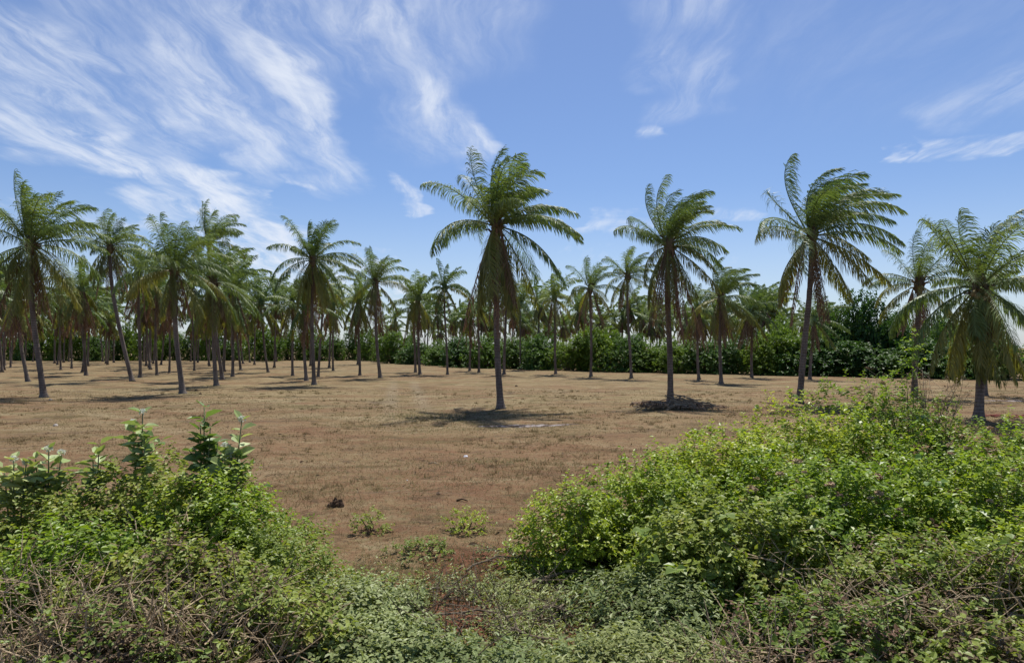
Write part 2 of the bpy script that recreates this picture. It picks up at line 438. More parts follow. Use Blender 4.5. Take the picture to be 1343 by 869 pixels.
def frond_geo(geo, r, az, el, L, wind, droop, nl, lw, lift, base=(0, 0, 0), r0=.12, ll=.95, hang=.6, rach=True, sweep=None):
    N = 14
    d = np.array([math.cos(el) * math.cos(az), math.cos(el) * math.sin(az), math.sin(el)])
    p = np.array(base, float) + np.array([math.cos(az), math.sin(az), 0]) * r0
    pts = [p.copy()]
    down = np.array([0, 0, -1.0])
    for i in range(N):
        t = (i + .5) / N
        d = d + down * droop * (.35 + 1.5 * t) / N + WIND * wind * (.25 + 1.6 * t) / N
        d /= np.linalg.norm(d); p = p + d * L / N; pts.append(p.copy())
    pts = np.array(pts); T = nz(np.gradient(pts, axis=0))
    if rach: tube(geo, pts, np.linspace(.045, .008, N + 1) * L / 4.5, 4, False)
    s = np.linspace(.13, .995, nl) ; s = np.repeat(s, 2); sg = np.tile([1.0, -1.0], nl)
    n = len(s); s = np.clip(s + r.normal(size=n) * .004, 0.1, 1)
    fi = s * N; i0 = np.minimum(fi.astype(int), N - 1); fr = (fi - i0)[:, None]
    Pb = pts[i0] * (1 - fr) + pts[i0 + 1] * fr; Tb = nz(T[i0] * (1 - fr) + T[i0 + 1] * fr)
    S0 = np.array([-math.sin(az), math.cos(az), 0.0])
    Sb = nz(S0 - Tb * (Tb @ S0)[:, None]); Ub = np.cross(Tb, Sb)
    Ub = np.where((Ub[:, 2:3] < -.2), -Ub, Ub)
    tw = r.normal() * .35 * s + r.normal() * .15
    Sb2 = Sb * np.cos(tw)[:, None] + Ub * np.sin(tw)[:, None]; Ub = np.cross(Sb2, Tb) * 0 + Ub * np.cos(tw)[:, None] - Sb * np.sin(tw)[:, None]; Sb = Sb2
    prof = np.interp(s, [.1, .28, .5, .75, .92, 1.0], [.45, .9, 1, .88, .65, .42]) * ll * r.uniform(.85, 1.1, n)
    # wind-torn gaps
    torn = np.interp(s, np.linspace(0, 1, 12), r.uniform(.75, 1.05, 12)); prof = prof * torn
    a = np.radians(np.interp(s, [.1, 1], [14, 55]) + r.normal(size=n) * 6)
    jit = r.normal(size=(n, 3)) * .13 + (np.sin(s * r.uniform(14, 30) + r.uniform(0, 6))[:, None] * np.array([.04, .04, .10]))
    D0 = nz(Sb * (sg * np.cos(a))[:, None] + Tb * np.sin(a)[:, None] + Ub * lift + jit + down * hang * .35 + WIND * wind * .25)
    D1 = nz(D0 + down * hang + WIND * wind * .6 + jit)
    D2 = nz(D1 + down * hang * 1.25 + WIND * wind * .5)
    P1 = Pb + D0 * (prof * .4)[:, None]; P2 = P1 + D1 * (prof * .35)[:, None]; P3 = P2 + D2 * (prof * .25)[:, None]
    hw = lw * .5
    W0 = Tb; W1 = nz(Tb - D1 * (Tb * D1).sum(-1, keepdims=True)); W2 = nz(Tb - D2 * (Tb * D2).sum(-1, keepdims=True))
    V = np.stack([Pb - W0 * hw * .7, Pb + W0 * hw * .7, P1 + W1 * hw, P1 - W1 * hw, P2 + W2 * hw * .8, P2 - W2 * hw * .8, P3], 1)
    k = np.arange(n)[:, None] * 7
    geo.add(V.reshape(-1, 3), [np.concatenate([k + [0, 1, 2, 3], k + [3, 2, 4, 5]]), k + [5, 4, 6]])


def trunk_geo(geo, r, top, rt, rb, nseg=46, nside=12):
    """leaning ringed trunk from the foot (origin) up to the crown"""
    t = np.linspace(0, 1, nseg)
    H = top[2]
    e = 1 - (1 - t) ** 1.7
    wob = .08 * np.sin(t * 3.1 + r.uniform(0, 6)) * t * (1 - t) * 4
    pts = np.stack([top[0] * e + wob, top[1] * e, -.15 + (H + .15) * t], 1)
    rad = rt + (rb * .52 - rt) * (1 - t) ** .8 + rb * .55 * np.exp(-t * H / .30)
    rad = rad * (1 + .035 * np.sin(np.arange(nseg) * 2.1) + r.normal(size=nseg) * .02)
    tube(geo, pts, rad, nside)


def heart_geo(geo, r, k=1.0):
    t = np.linspace(0, 1, 9)
    pts = np.stack([.04 * np.sin(t * 3), 0 * t, -.75 + 1.9 * t], 1) * k
    rad = np.interp(t, [0, .2, .45, .7, 1], [.17, .30, .26, .10, .015]) * k
    tube(geo, pts, rad, 8)
    for i in range(14):           # old leaf stubs and fibre
        a = r.uniform(0, 6.28); z = r.uniform(-.6, .15) * k
        p0 = np.array([math.cos(a) * .2 * k, math.sin(a) * .2 * k, z])
        tube(geo, [p0, p0 + np.array([math.cos(a) * .18, math.sin(a) * .18, .22]) * k, p0 + np.array([math.cos(a) * .36, math.sin(a) * .36, .18]) * k], [.06 * k, .05 * k, .03 * k], 4)


def frond_plan(r, n, lowfrac, spread_low):
    """azimuth and elevation of each green frond, youngest first"""
    a0 = r.uniform(0, 6.28)
    out = []
    for i in range(n):
        q = (i + .5) / n
        qm = 1 - .55 * lowfrac - .1
        el = np.interp(q, [0, qm * .25, qm * .65, qm, min(1, qm + .12), 1], [80, 68, 42, 12, -spread_low * .55, -min(spread_low * 1.08, 80)])
        out.append((a0 + i * 2.39996 + r.normal() * .32, R(min(el + r.normal() * 9, 84)), q))
    return out


def palm(px, py, cx, cy, fpx, nf, wind, skirt, ndry, lod, label, lowfrac=.4, lowel=55, thick=1.0, group='coconut palms in the plantation', lean_y=0.0, name='coconut_palm'):
    r = np.random.default_rng(int(px * 7 + py * 13))
    x, d = gp(px, py)
    z0 = float(gh(x, d))
    top = np.array([(cx - px) * d / FPX, lean_y, CAMZ - (cy - HY) * d / FPX - z0])
    L = fpx * d / FPX * (1.10 if px > 600 else 1.02)
    root = thing(name, label, 'palm tree', (x, d, z0), 0, group)
    g = Geo(); trunk_geo(g, r, top - np.array([0, 0, .35]), .115 * thick, .28 * thick, 46 if lod < 2 else 22, 12 if lod < 2 else 8)
    g.obj('trunk', M['trunk'], root, True)
    sk = skirt * d / FPX
    nl, lw = ((74, .036) if lod == 0 else (46, .062) if lod == 1 else (24, .14))
    lw *= L / 4.0
    if lod == 0:
        g = Geo(); heart_geo(g, r); crown = g.obj('crown', M['heart'], root, True); crown.location = top
    else:
        crown = None; G = Geo(); GO = Geo()
        heart_geo(G, r)
    for az, el, q in frond_plan(r, nf, lowfrac, lowel):
        Lf = (r.uniform(.5, .75) if r.random() < .09 else 1) * L * (np.interp(q, [0, .15, .5, .75, 1], [.72, .98, 1.05, .98, .9]) + r.normal() * .05)
        droop = np.interp(q, [0, .25, .6, 1], [.6, 1.05, 1.4, 1.0]) * r.uniform(.75, 1.25)
        lift = np.interp(q, [0, .4, 1], [.45, .12, -.3]); hang = np.interp(q, [0, .3, .6, 1], [.5, .95, 1.3, 1.6]) * r.uniform(.75, 1.25)
        gg = Geo() if lod == 0 else (G if q < .72 else GO)
        frond_geo(gg, r, az, el, Lf, wind * np.interp(q, [0, .35, .6, 1], [1.35, 1.3, 1.0, .35]), droop, nl, lw, lift, (0, 0, .05 - .4 * q), .14, .265 * L * r.uniform(.85, 1.1), hang)
        if lod == 0:
            gg.obj('frond', M['frond'] if q < .68 else M['frond_old'], crown)
    if lod > 0:
        c = G.obj('crown', M['frond'], root); c.location = top
        if GO.v:
            c2 = GO.obj('lower_fronds', M['frond_old'], root); c2.location = top
    GD = Geo()
    for i in range(int(ndry * .75)):
        az = r.uniform(0, 6.28); el = R(-76 + r.normal() * 7)
        gg = Geo() if lod == 0 else GD
        frond_geo(gg, r, az, el, sk * r.uniform(.75, 1.05), wind * .08, .25, nl // 2 + 6, lw * 1.1, -.2, (0, 0, -.35), .26, .17 * L, 1.5)
        if lod == 0: gg.obj('dry_frond', M['frond_dry'], crown)
    if lod > 0 and ndry:
        c = GD.obj('dry_fronds', M['frond_dry'], root); c.location = top
    return root, crown, top


# foot (px,py), crown (px,py), frond length in px, fronds, wind, skirt length px, dead fronds, detail, label
PALMS = [
 (657, 534, 651, 292, 102, 40, .50, 135, 11, 0, 'tallest coconut palm, standing alone in the middle of the field', .55, 90, 1.1),
 (879, 528, 877, 318, 76, 34, .80, 125, 16, 0, 'coconut palm with a brown skirt standing in a heap of dead fronds', .35, 60, 1.1),
 (1048, 528, 1064, 305, 98, 32, .95, 110, 9, 0, 'windswept coconut palm with a leaning grey trunk just behind the right thicket', .3, 50, 1.1),
 (1283, 549, 1284, 372, 112, 34, .40, 60, 3, 0, 'short coconut palm at the right edge with broad green fronds hanging low', .75, 76, 1.15),
 (1199, 522, 1205, 368, 62, 17, .35, 66, 14, 0, 'thin ragged coconut palm with a reddish brown skirt left of the short broad one', .3, 40, 1.1),
 (58, 520, 40, 318, 92, 36, .45, 100, 9, 0, 'large coconut palm at the left edge whose trunk leans left from a wide flared foot', .5, 65, 1.1),
 (174, 500, 144, 322, 52, 28, .60, 70, 8, 0, 'coconut palm leaning strongly left with a small tight windblown crown', .5, 66, 1.15),
 (240, 516, 229, 350, 72, 32, .35, 78, 11, 0, 'coconut palm of the left front row with a narrow brown skirt and upright feathery crown', .35, 55, 1.1),
 (284, 506, 280, 368, 66, 26, .45, 60, 6, 0, 'coconut palm with a low dense drooping crown before a taller one at left', .65, 72, 1.1),
 (292, 498, 274, 314, 52, 20, .45, 60, 5, 0, 'tall palm whose crown rises above the dense drooping one in the left rows', .2, 35, 1.1),
 (412, 505, 410, 338, 62, 36, .3, 110, 6, 0, 'coconut palm left of centre with a wide hanging skirt of green fronds', .6, 76, 1.05),
 (499, 496, 492, 368, 46, 24, .25, 66, 12, 0, 'coconut palm with a grey skirt and flared reddish foot left of the thicket', .35, 60, 1.1),
 (946, 502, 945, 388, 52, 26, .95, 62, 12, 0, 'windswept coconut palm standing just right of the one over the frond heap', .4, 60, 1.0),
 (828, 496, 823, 360, 40, 22, .60, 46, 6, 0, 'slim palm with a long pale trunk left of the frond heap palm', .35, 55, .9),
 (775, 494, 774, 376, 38, 20, .45, 62, 10, 0, 'slim palm with a narrow brown skirt second right of the tallest palm', .25, 45, .9),
 (729, 491, 727, 388, 36, 20, .35, 50, 8, 1, 'slim palm nearest to the right of the tallest palm with dark skirt', .3, 50, .9),
 (551, 491, 548, 390, 40, 24, .30, 50, 6, 1, 'bushy palm at the left end of the thicket beside the pale track', .5, 66, 1.0),
 (545, 488, 542, 400, 34, 20, .30, 50, 8, 1, 'palm half hidden directly behind the bushy palm at the thicket end', .5, 66, 1.0),
 (587, 491, 583, 375, 36, 20, .35, 42, 4, 1, 'slim palm with a thin bare trunk between the bushy palm and the tallest palm', .3, 50, .8),
 (616, 486, 616, 412, 26, 16, .25, 45, 14, 1, 'short palm with a low dark skirt before the thicket, left of the tallest palm', .5, 70, .9),
 (628, 488, 627, 398, 32, 18, .30, 40, 6, 1, 'palm close behind the tallest palm on its left side', .4, 55, .9),
 (661, 491, 664, 385, 30, 16, .30, 60, 8, 1, 'palm almost hidden straight behind the trunk of the tallest palm', .4, 55, 1.0),
 (683, 485, 682, 398, 34, 16, .40, 40, 3, 1, 'thin pale trunked palm just right of the tallest palm trunk', .3, 50, .7),
 (917, 497, 914, 405, 34, 18, .40, 50, 16, 1, 'palm with a reddish brown skirt tucked behind the frond heap palm on the right', .4, 60, .9),
 (986, 495, 985, 408, 38, 20, .55, 50, 12, 1, 'palm with a grey brown skirt left of the leaning windswept palm', .4, 55, .9),
 (1062, 498, 1066, 418, 40, 16, .50, 36, 5, 1, 'small palm with drooping fronds hidden behind the leaning windswept palm', .5, 60, .9),
 (1291, 518, 1296, 380, 60, 16, .40, 60, 6, 1, 'palm hidden behind the short broad palm at the right edge', .5, 60, 1.0),
 (472, 492, 470, 392, 44, 22, .30, 52, 8, 1, 'dark palm immediately left of the grey skirted palm', .5, 70, .9),
 (402, 499, 399, 402, 46, 20, .25, 50, 12, 1, 'palm close behind and left of the green skirted palm', .6, 72, 1.0),
 (384, 492, 383, 395, 42, 20, .30, 50, 10, 1, 'palm two trunks left of the green skirted palm', .5, 66, .9),
 (417, 494, 424, 372, 40, 18, .30, 50, 8, 1, 'palm peeping out behind the right side of the green skirted palm', .4, 60, .9),
 (437, 486, 437, 400, 36, 18, .30, 46, 8, 1, 'palm in the gap between the green skirted palm and the dark palm', .5, 66, .9),
 (352, 488, 342, 395, 42, 20, .25, 40, 8, 1, 'palm with upright dark crown right of the yellow fronded palm', .4, 55, .9),
 (305, 494, 306, 378, 56, 22, .45, 56, 6, 1, 'palm with yellowing fronds drooping to the right in the left rows', .7, 70, 1.0),
 (316, 485, 308, 400, 40, 20, .30, 56, 12, 1, 'dark skirted palm beyond the yellowing palm', .5, 66, 1.0),
 (206, 492, 204, 378, 46, 20, .35, 50, 10, 1, 'palm between the narrow skirted palm and the strongly leaning one', .5, 66, .9),
 (184, 495, 182, 352, 48, 22, .40, 66, 10, 1, 'palm just right of the strongly leaning palm, its trunk crossing that foot', .5, 66, 1.0),
 (113, 492, 107, 378, 46, 24, .30, 62, 16, 1, 'palm with a dark round skirt between the left edge palm and the leaning one', .5, 70, 1.0),
 (37, 500, 24, 385, 48, 18, .30, 66, 16, 1, 'palm with a brown skirt half hidden behind the left edge palm', .5, 66, 1.0),
 (222, 489, 222, 385, 36, 18, .30, 50, 12, 1, 'palm with black hanging skirt seen left behind the narrow skirted palm', .5, 66, .8),
 (255, 486, 252, 372, 42, 20, .35, 52, 8, 1, 'palm right behind the narrow skirted palm on its right', .5, 66, .8),
 (80, 485, 78, 392, 40, 18, .30, 40, 8, 1, 'thin palm just right of the left edge palm', .5, 66, .8),
 (94, 483, 92, 398, 38, 18, .30, 40, 8, 1, 'thin palm second right of the left edge palm', .5, 66, .8),
 (14, 482, 14, 395, 42, 18, .30, 40, 8, 1, 'thin palm at the extreme left edge of the picture', .5, 66, .8),
 (7, 479, 0, 380, 46, 18, .30, 40, 8, 1, 'palm cut by the left edge of the picture', .5, 66, .8),
]
placed = []
ROOTS = {}
for k, row in enumerate(PALMS):
    px, py = row[0], row[1]
    root, crown, top = palm(*row)
    ROOTS[k] = (root, crown, top)
    placed.append(gp(px, py))

# green coconuts under the short palm at the right edge
root, crown, top = ROOTS[3]
for i in range(6):
    a = 3.6 + i * .42; rr = .34 + .08 * (i % 2)
    g = Geo(); t = np.linspace(0, 1, 9)
    tube(g, np.stack([0 * t, 0 * t, -.15 + .30 * t], 1), .125 * np.sqrt(np.clip(1 - (2 * t - 1) ** 2, .004, 1)), 10)
    o = g.obj('coconut', M['coconut'], crown, True)
    o.location = (math.cos(a) * rr, math.sin(a) * rr, -.42 - .12 * (i % 3)); o.rotation_euler = (.3 * math.sin(a), .3, 0)

# distant palms: a few crowns copied through the rows and behind the thicket
def far_palm(seed, Htot):
    r = np.random.default_rng(seed)
    root = thing('coconut_palm', 'x', 'palm tree')
    top = np.array([r.normal() * .5, 0, Htot])
    g = Geo(); trunk_geo(g, r, top - np.array([0, 0, .3]), .12, .28, 20, 7); g.obj('trunk', M['trunk'], root, True)
    G, GO, GD = Geo(), Geo(), Geo(); heart_geo(G, r)
    L = r.uniform(3.6, 4.4)
    for az, el, q in frond_plan(r, 21, .5, 66):
        Lf = L * np.interp(q, [0, .2, 1], [.75, 1, .95]) * r.uniform(.92, 1.05)
        frond_geo(G if q < .7 else GO, r, az, el, Lf, .5 * np.interp(q, [0, .35, 1], [1.6, 1.4, .4]), np.interp(q, [0, .3, .6, 1], [.6, 1.15, 1.5, 1.2]) * r.uniform(.75, 1.25), 28, .11,
                  np.interp(q, [0, 1], [.3, -.25]), (0, 0, -.3 * q), .14, .24 * L, np.interp(q, [0, .4, 1], [.4, 1.0, 1.5]))
    for i in range(9):
        frond_geo(GD, r, r.uniform(0, 6.28), R(-74 + r.normal() * 8), r.uniform(2.3, 3.4), .05, .25, 16, .15, -.2, (0, 0, -.3), .25, .7, 1.4)
    for gg, nm, mt in ((G, 'crown', 'frond'), (GO, 'lower_fronds', 'frond_old'), (GD, 'dry_fronds', 'frond_dry')):
        o = gg.obj(nm, M[mt], root); o.location = top
    return root


protos = [far_palm(100 + i, h) for i, h in enumerate((8.6, 9.4, 10.2, 7.8, 9.0, 10.6, 8.2))]
used = set()


def put_far(x, y, label, group, s=1.0):
    i = random.randrange(len(protos))
    rz = random.uniform(-.5, .5); sc = s * random.uniform(.9, 1.08)
    loc = (x, y, float(gh(x, y)))
    if i not in used:
        used.add(i); p = protos[i]
        p.location = loc; p.rotation_euler = (0, 0, rz); p.scale = (sc, sc, sc); p['label'] = label; p['group'] = group
    else:
        dup(protos[i], loc, rz, (sc, sc, sc), label, group)


LEFTLAB = 'small distant coconut palm in the depth of the grove at left'
sp = 8.6
for iy in range(10):
    for ix in range(18):
        x = -112 + ix * sp + (iy % 2) * 3.1 + random.uniform(-1.2, 1.2); y = 64 + iy * 8.2 + random.uniform(-1.2, 1.2)
        pxx = CX + x / y * FPX
        if not (-60 < pxx < 470) or (pxx > 380 and y > 118): continue
        if pxx > 330 and random.random() < .35: continue
        if any(math.hypot(x - a, (y - bq) * .8) < 5.2 for a, bq in placed): continue
        put_far(x, y, LEFTLAB, 'distant palms of the left grove')
BACKLAB = 'distant coconut palm rising over the thicket, its trunk hidden behind it'
for pxx in (505, 522, 560, 573, 598, 606, 640, 652, 693, 705, 716, 745, 757, 768, 790, 803, 815, 838, 850, 862, 895, 905, 925, 938, 958, 972, 1000, 1015, 1032, 1085, 690, 735, 782, 845, 570, 630) + tuple(range(500, 1090, 19)):
    x_e = np.interp(pxx, [500, 600, 740, 880, 1000, 1200], [125, 97, 82, 75, 69, 62])
    y = x_e + random.uniform(16, 85); x = (pxx - CX) / FPX * y
    put_far(x, y, BACKLAB, 'distant palms behind the thicket', .92)


# ---------------------------------------------------------------- thicket behind the field
def far_shrub(seed, mat, n=900, lsize=.30, k=7, open_=0.0):
    """unit shrub about 1 m in radius and 1 m high, scaled on copying"""
    r = np.random.default_rng(seed)
    root = thing('thicket_shrub', 'x', 'shrub')
    nb = 16
    C = nz(r.normal(size=(nb, 3))) * r.uniform(.25, .72, (nb, 1)); C[:, 2] = np.abs(C[:, 2]) * .95 + .12
    rad = r.uniform(.26, .46, nb)
    D = nz(r.normal(size=(n, 3)) + np.array([0, -.15, .35]))
    w_ = r.integers(0, nb, n)
    Bp = C[w_] + D * (rad[w_] * r.uniform(.55, 1.06, n))[:, None]
    Bp[:, 2] = np.maximum(Bp[:, 2], .015 + .1 * r.random(n))
    g = Geo()
    sprigs(g, r, Bp * 4.0, nz(D + r.normal(size=(n, 3)) * .5 + np.array([0, 0, .2])), r.uniform(.35, .85, n), k, lsize, .6, .25)
    for a in g.v: a *= .25
    o = g.obj('foliage', mat, root)
    t = Geo()
    for i in range(9):
        e = C[i % nb]
        tube(t, [(e[0] * .15, e[1] * .15, -.02), (e[0] * .6, e[1] * .6, e[2] * .55), tuple(e)], [.028, .018, .008], 5)
    t.obj('stems', M['stem'], root, True)
    return root


SH = [far_shrub(301, M['thicket']), far_shrub(302, M['thicket']), far_shrub(303, M['thicket_dark']), far_shrub(304, M['thicket_dark']), far_shrub(305, M['thicket'])]
shused = set()


def put_shrub(i, x, y, rx, h, label, group):
    rz = random.uniform(-3.1, 3.1); loc = (x, y, float(gh(x, y)) - .05)
    if i not in shused:
        shused.add(i); p = SH[i]; p.location = loc; p.rotation_euler = (0, 0, rz); p.scale = (rx, rx, h); p['label'] = label; p['group'] = group
    else: dup(SH[i], loc, rz, (rx, rx, h), label, group)


def edge(px): return float(np.interp(px, [440, 500, 600, 740, 880, 1000, 1200, 1343, 1450], [140, 122, 97, 82, 75, 69, 62.5, 58, 56]))


TG = 'shrubs of the thicket behind the field'
# front row: centre px, half width px, top py, mesh
ROW = [(512, 20, 432, 1, 'pale green shrub at the left end of the thicket behind the grey skirted palm'), (540, 20, 440, 2, 'dark shrub beside the thicket gap left of the bushy palm'),
       (572, 22, 448, 4, 'low light green shrub right of the bushy palm'), (604, 26, 436, 3, 'dark shrub left behind the tallest palm'), (640, 26, 434, 0, 'shrub directly behind the tallest palm trunk'),
       (678, 24, 436, 3, 'shrub just right of the tallest palm trunk'), (712, 28, 426, 2, 'dark broad shrub behind the slim dark skirted palm'), (752, 26, 436, 0, 'shrub between the two slim palms right of the tallest palm'),
       (786, 28, 424, 1, 'light green high shrub just right of the second slim palm'), (826, 26, 432, 3, 'shrub behind the slim palm with the long pale trunk'), (856, 26, 446, 4, 'low rounded bright shrub left of the frond heap palm'),
       (892, 24, 440, 0, 'shrub right behind the frond heap palm'), (926, 28, 440, 3, 'dark shrub behind the two windswept palms'), (962, 26, 432, 2, 'dark shrub right of the windswept palm'),
       (1000, 28, 436, 0, 'shrub behind the grey brown skirted palm'), (1034, 30, 420, 4, 'light shrub left of the leaning windswept palm'), (1080, 40, 430, 2, 'dark shrub right behind the leaning windswept palm'),
       (1130, 40, 440, 3, 'dark lower shrub at the foot of the big dark tree'), (1180, 38, 446, 2, 'dark shrub left of the ragged palm'), (1232, 40, 436, 3, 'dark shrub between the ragged palm and the short broad palm'),
       (1282, 40, 430, 2, 'dark shrub behind the trunk of the short broad palm'), (1335, 42, 434, 0, 'shrub cut by the right edge behind the field')]
for (cx, hw, ty, i, lab) in ROW:
    d = edge(cx) + 2.5; rx = hw * d / FPX * 1.55
    put_shrub(i, (cx - CX) / FPX * d, d + rx * .5, rx, (CAMZ - (ty - HY) * d / FPX) / 1.10, lab, TG)
for j, cx in enumerate(range(500, 1340, 34)):
    d = edge(cx) + 9 + random.uniform(0, 4); rx = random.uniform(2.4, 3.4)
    put_shrub(random.choice((0, 1, 2, 3, 4)), (cx - CX) / FPX * d, d + rx, rx, random.uniform(3.6, 5.2) + (1.6 if cx > 1000 else 0), 'shrub of the second row of the thicket, only its top showing over the front row', 'second row of the thicket')
for cx, i, lab in ((1150, 3, 'big dark leafy tree behind the thicket between the leaning palm and the ragged palm'), (1108, 2, 'dark rounded tree just left of the biggest dark tree behind the thicket'),
                   (1190, 2, 'dark tree behind the ragged palm'), (1260, 3, 'dark tree behind the short broad palm')):
    d = edge(cx) + 6; ty = {1150: 376, 1108: 384, 1190: 400, 1260: 415}[cx]
    put_shrub(i, (cx - CX) / FPX * d, d + 2, 3.7, CAMZ - (ty - HY) * d / FPX, lab, 'dark trees behind the thicket')
for px_ in range(-40, 500, 21):
    d = 146 + random.uniform(-3, 9); rx = random.uniform(3.0, 4.6)
    put_shrub(random.choice((0, 1, 2, 3, 4)), (px_ - CX) / FPX * d, d, rx, random.uniform(5.4, 9.0), 'distant shrub closing the far side of the left grove', 'far shrubs of the left grove')

# ---------------------------------------------------------------- near thicket by the road
def stems_geo(g, r, n, rx, ry, h, rad=.012, lean=.9):
    for i in range(n):
        a = r.uniform(0, 6.28); q = math.sqrt(r.random()) * lean
        e = np.array([math.cos(a) * rx * q, math.sin(a) * ry * q, h * math.sqrt(max(0.05, 1 - q * q)) * r.uniform(.5, .88)])
        s = np.array([e[0] * .05, e[1] * .05, -.08])
        mid = s * .45 + e * .55 + r.normal(size=3) * .08
        mid[2] += .1 * h
        tube(g, [s, mid, e], [rad, rad * .7, rad * .3], 4, False)


HEADS = []
for sd in range(4):          # fluffy seed head: one ragged dome on a short stalk
    r = np.random.default_rng(700 + sd); g = Geo(); na, nr = 22, 8
    ph = np.linspace(-.5, 1.5, nr); th = np.linspace(0, 6.2832, na, endpoint=False)
    ring = np.stack([np.cos(ph)[:, None] * np.cos(th)[None], np.cos(ph)[:, None] * np.sin(th)[None], .6 * np.sin(ph)[:, None] + 0 * th[None]], -1)
    ring = ring * r.uniform(.35, 1.25, (nr, na, 1)) * .07
    i = np.arange(nr - 1)[:, None] * na; j = np.arange(na)[None]
    g.add(ring.reshape(-1, 3), [np.stack([i + j, i + (j + 1) % na, i + na + (j + 1) % na, i + na + j], -1).reshape(-1, 4)])
    HEADS.append(g.mesh('seed_head', M['pinkhead']))


def shrub(x, y, rx, ry, h, n, mat, label, leaf=.055, k=9, seed=0, shoots=14, ratio=.6, heads=0, withered=.0, twigs=26, tl=.30, name='shrub', group='shrubs by the roadside', broad=0):
    r = np.random.default_rng(1000 + seed)
    root = thing(name, label, 'shrub', (x, y, float(gh(x, y))), 0, group)
    # lumpy dome
    n = int(n * 1.25); leaf *= 1.42
    th = r.uniform(0, 6.28, n); cz = r.uniform(-.08, 1, n) ** 1.0
    sn = np.sqrt(np.clip(1 - cz * cz, 0, 1))
    tl *= 1.0
    U = np.stack([np.cos(th) * sn, np.sin(th) * sn, cz], 1)
    lump = .97 + .17 * np.sin(th * 3 + seed) * sn + .14 * np.sin(th * 5 + cz * 7 + seed * 2) + .08 * np.sin(cz * 11 + th * 2)
    rr = lump * (1 - .55 * r.random(n) ** 2.6)
    Bp = U * rr[:, None] * np.array([rx, ry, h]); Bp[:, 2] = np.maximum(Bp[:, 2], .02)
    Dr = nz(U * np.array([1 / rx, 1 / ry, 1 / h]) + np.array([0, 0, .55]) + r.normal(size=(n, 3)) * .45)
    g = Geo(); tw = Geo()
    nw = int(n * withered)
    sprigs(g, r, Bp[nw:], Dr[nw:], r.uniform(.6, 1.3, n - nw) * tl, k, leaf, ratio, .18)
    if shoots:
        a = r.uniform(0, 6.28, shoots); q = np.sqrt(r.random(shoots)) * .85
        Sb = np.stack([np.cos(a) * rx * q, np.sin(a) * ry * q, h * np.sqrt(1 - q * q) * .85], 1)
        sprigs(g, r, Sb, nz(np.array([0, 0, 1.0]) + r.normal(size=(shoots, 3)) * .35), r.uniform(.35, .75, shoots) * min(1, h * .9), 16, leaf * 1.05, ratio, .12, tw)
    g.obj('foliage', mat, root)
    if broad:
        g = Geo(); k3 = r.integers(0, n, broad)
        sprigs(g, r, Bp[k3] * 1.04, Dr[k3], r.uniform(.2, .5, broad), 5, leaf * 1.55, .85, .35, tw)
        g.obj('broad_leaves', M['broad'], root)
    stems_geo(tw, r, twigs, rx, ry, h)
    tw.obj('stems', M['stem'], root)
    if nw:
        g = Geo(); sprigs(g, r, Bp[:nw] * .97, Dr[:nw], r.uniform(.6, 1.2, nw) * tl, max(k - 3, 3), leaf * .8, ratio * .8, .3)
        g.obj('withered_leaves', M['brown_leaf'], root)
    for i in range(heads):
        a = r.uniform(0, 6.28); q = math.sqrt(r.random()) * .9
        o = link('seed_head', HEADS[i % len(HEADS)], root)
        o.location = (math.cos(a) * rx * q, math.sin(a) * ry * q, h * math.sqrt(1 - q * q) * 1.16); o.rotation_euler = (0, 0, a); o.scale = (r.uniform(.5, 1.0),) * 3
    return root


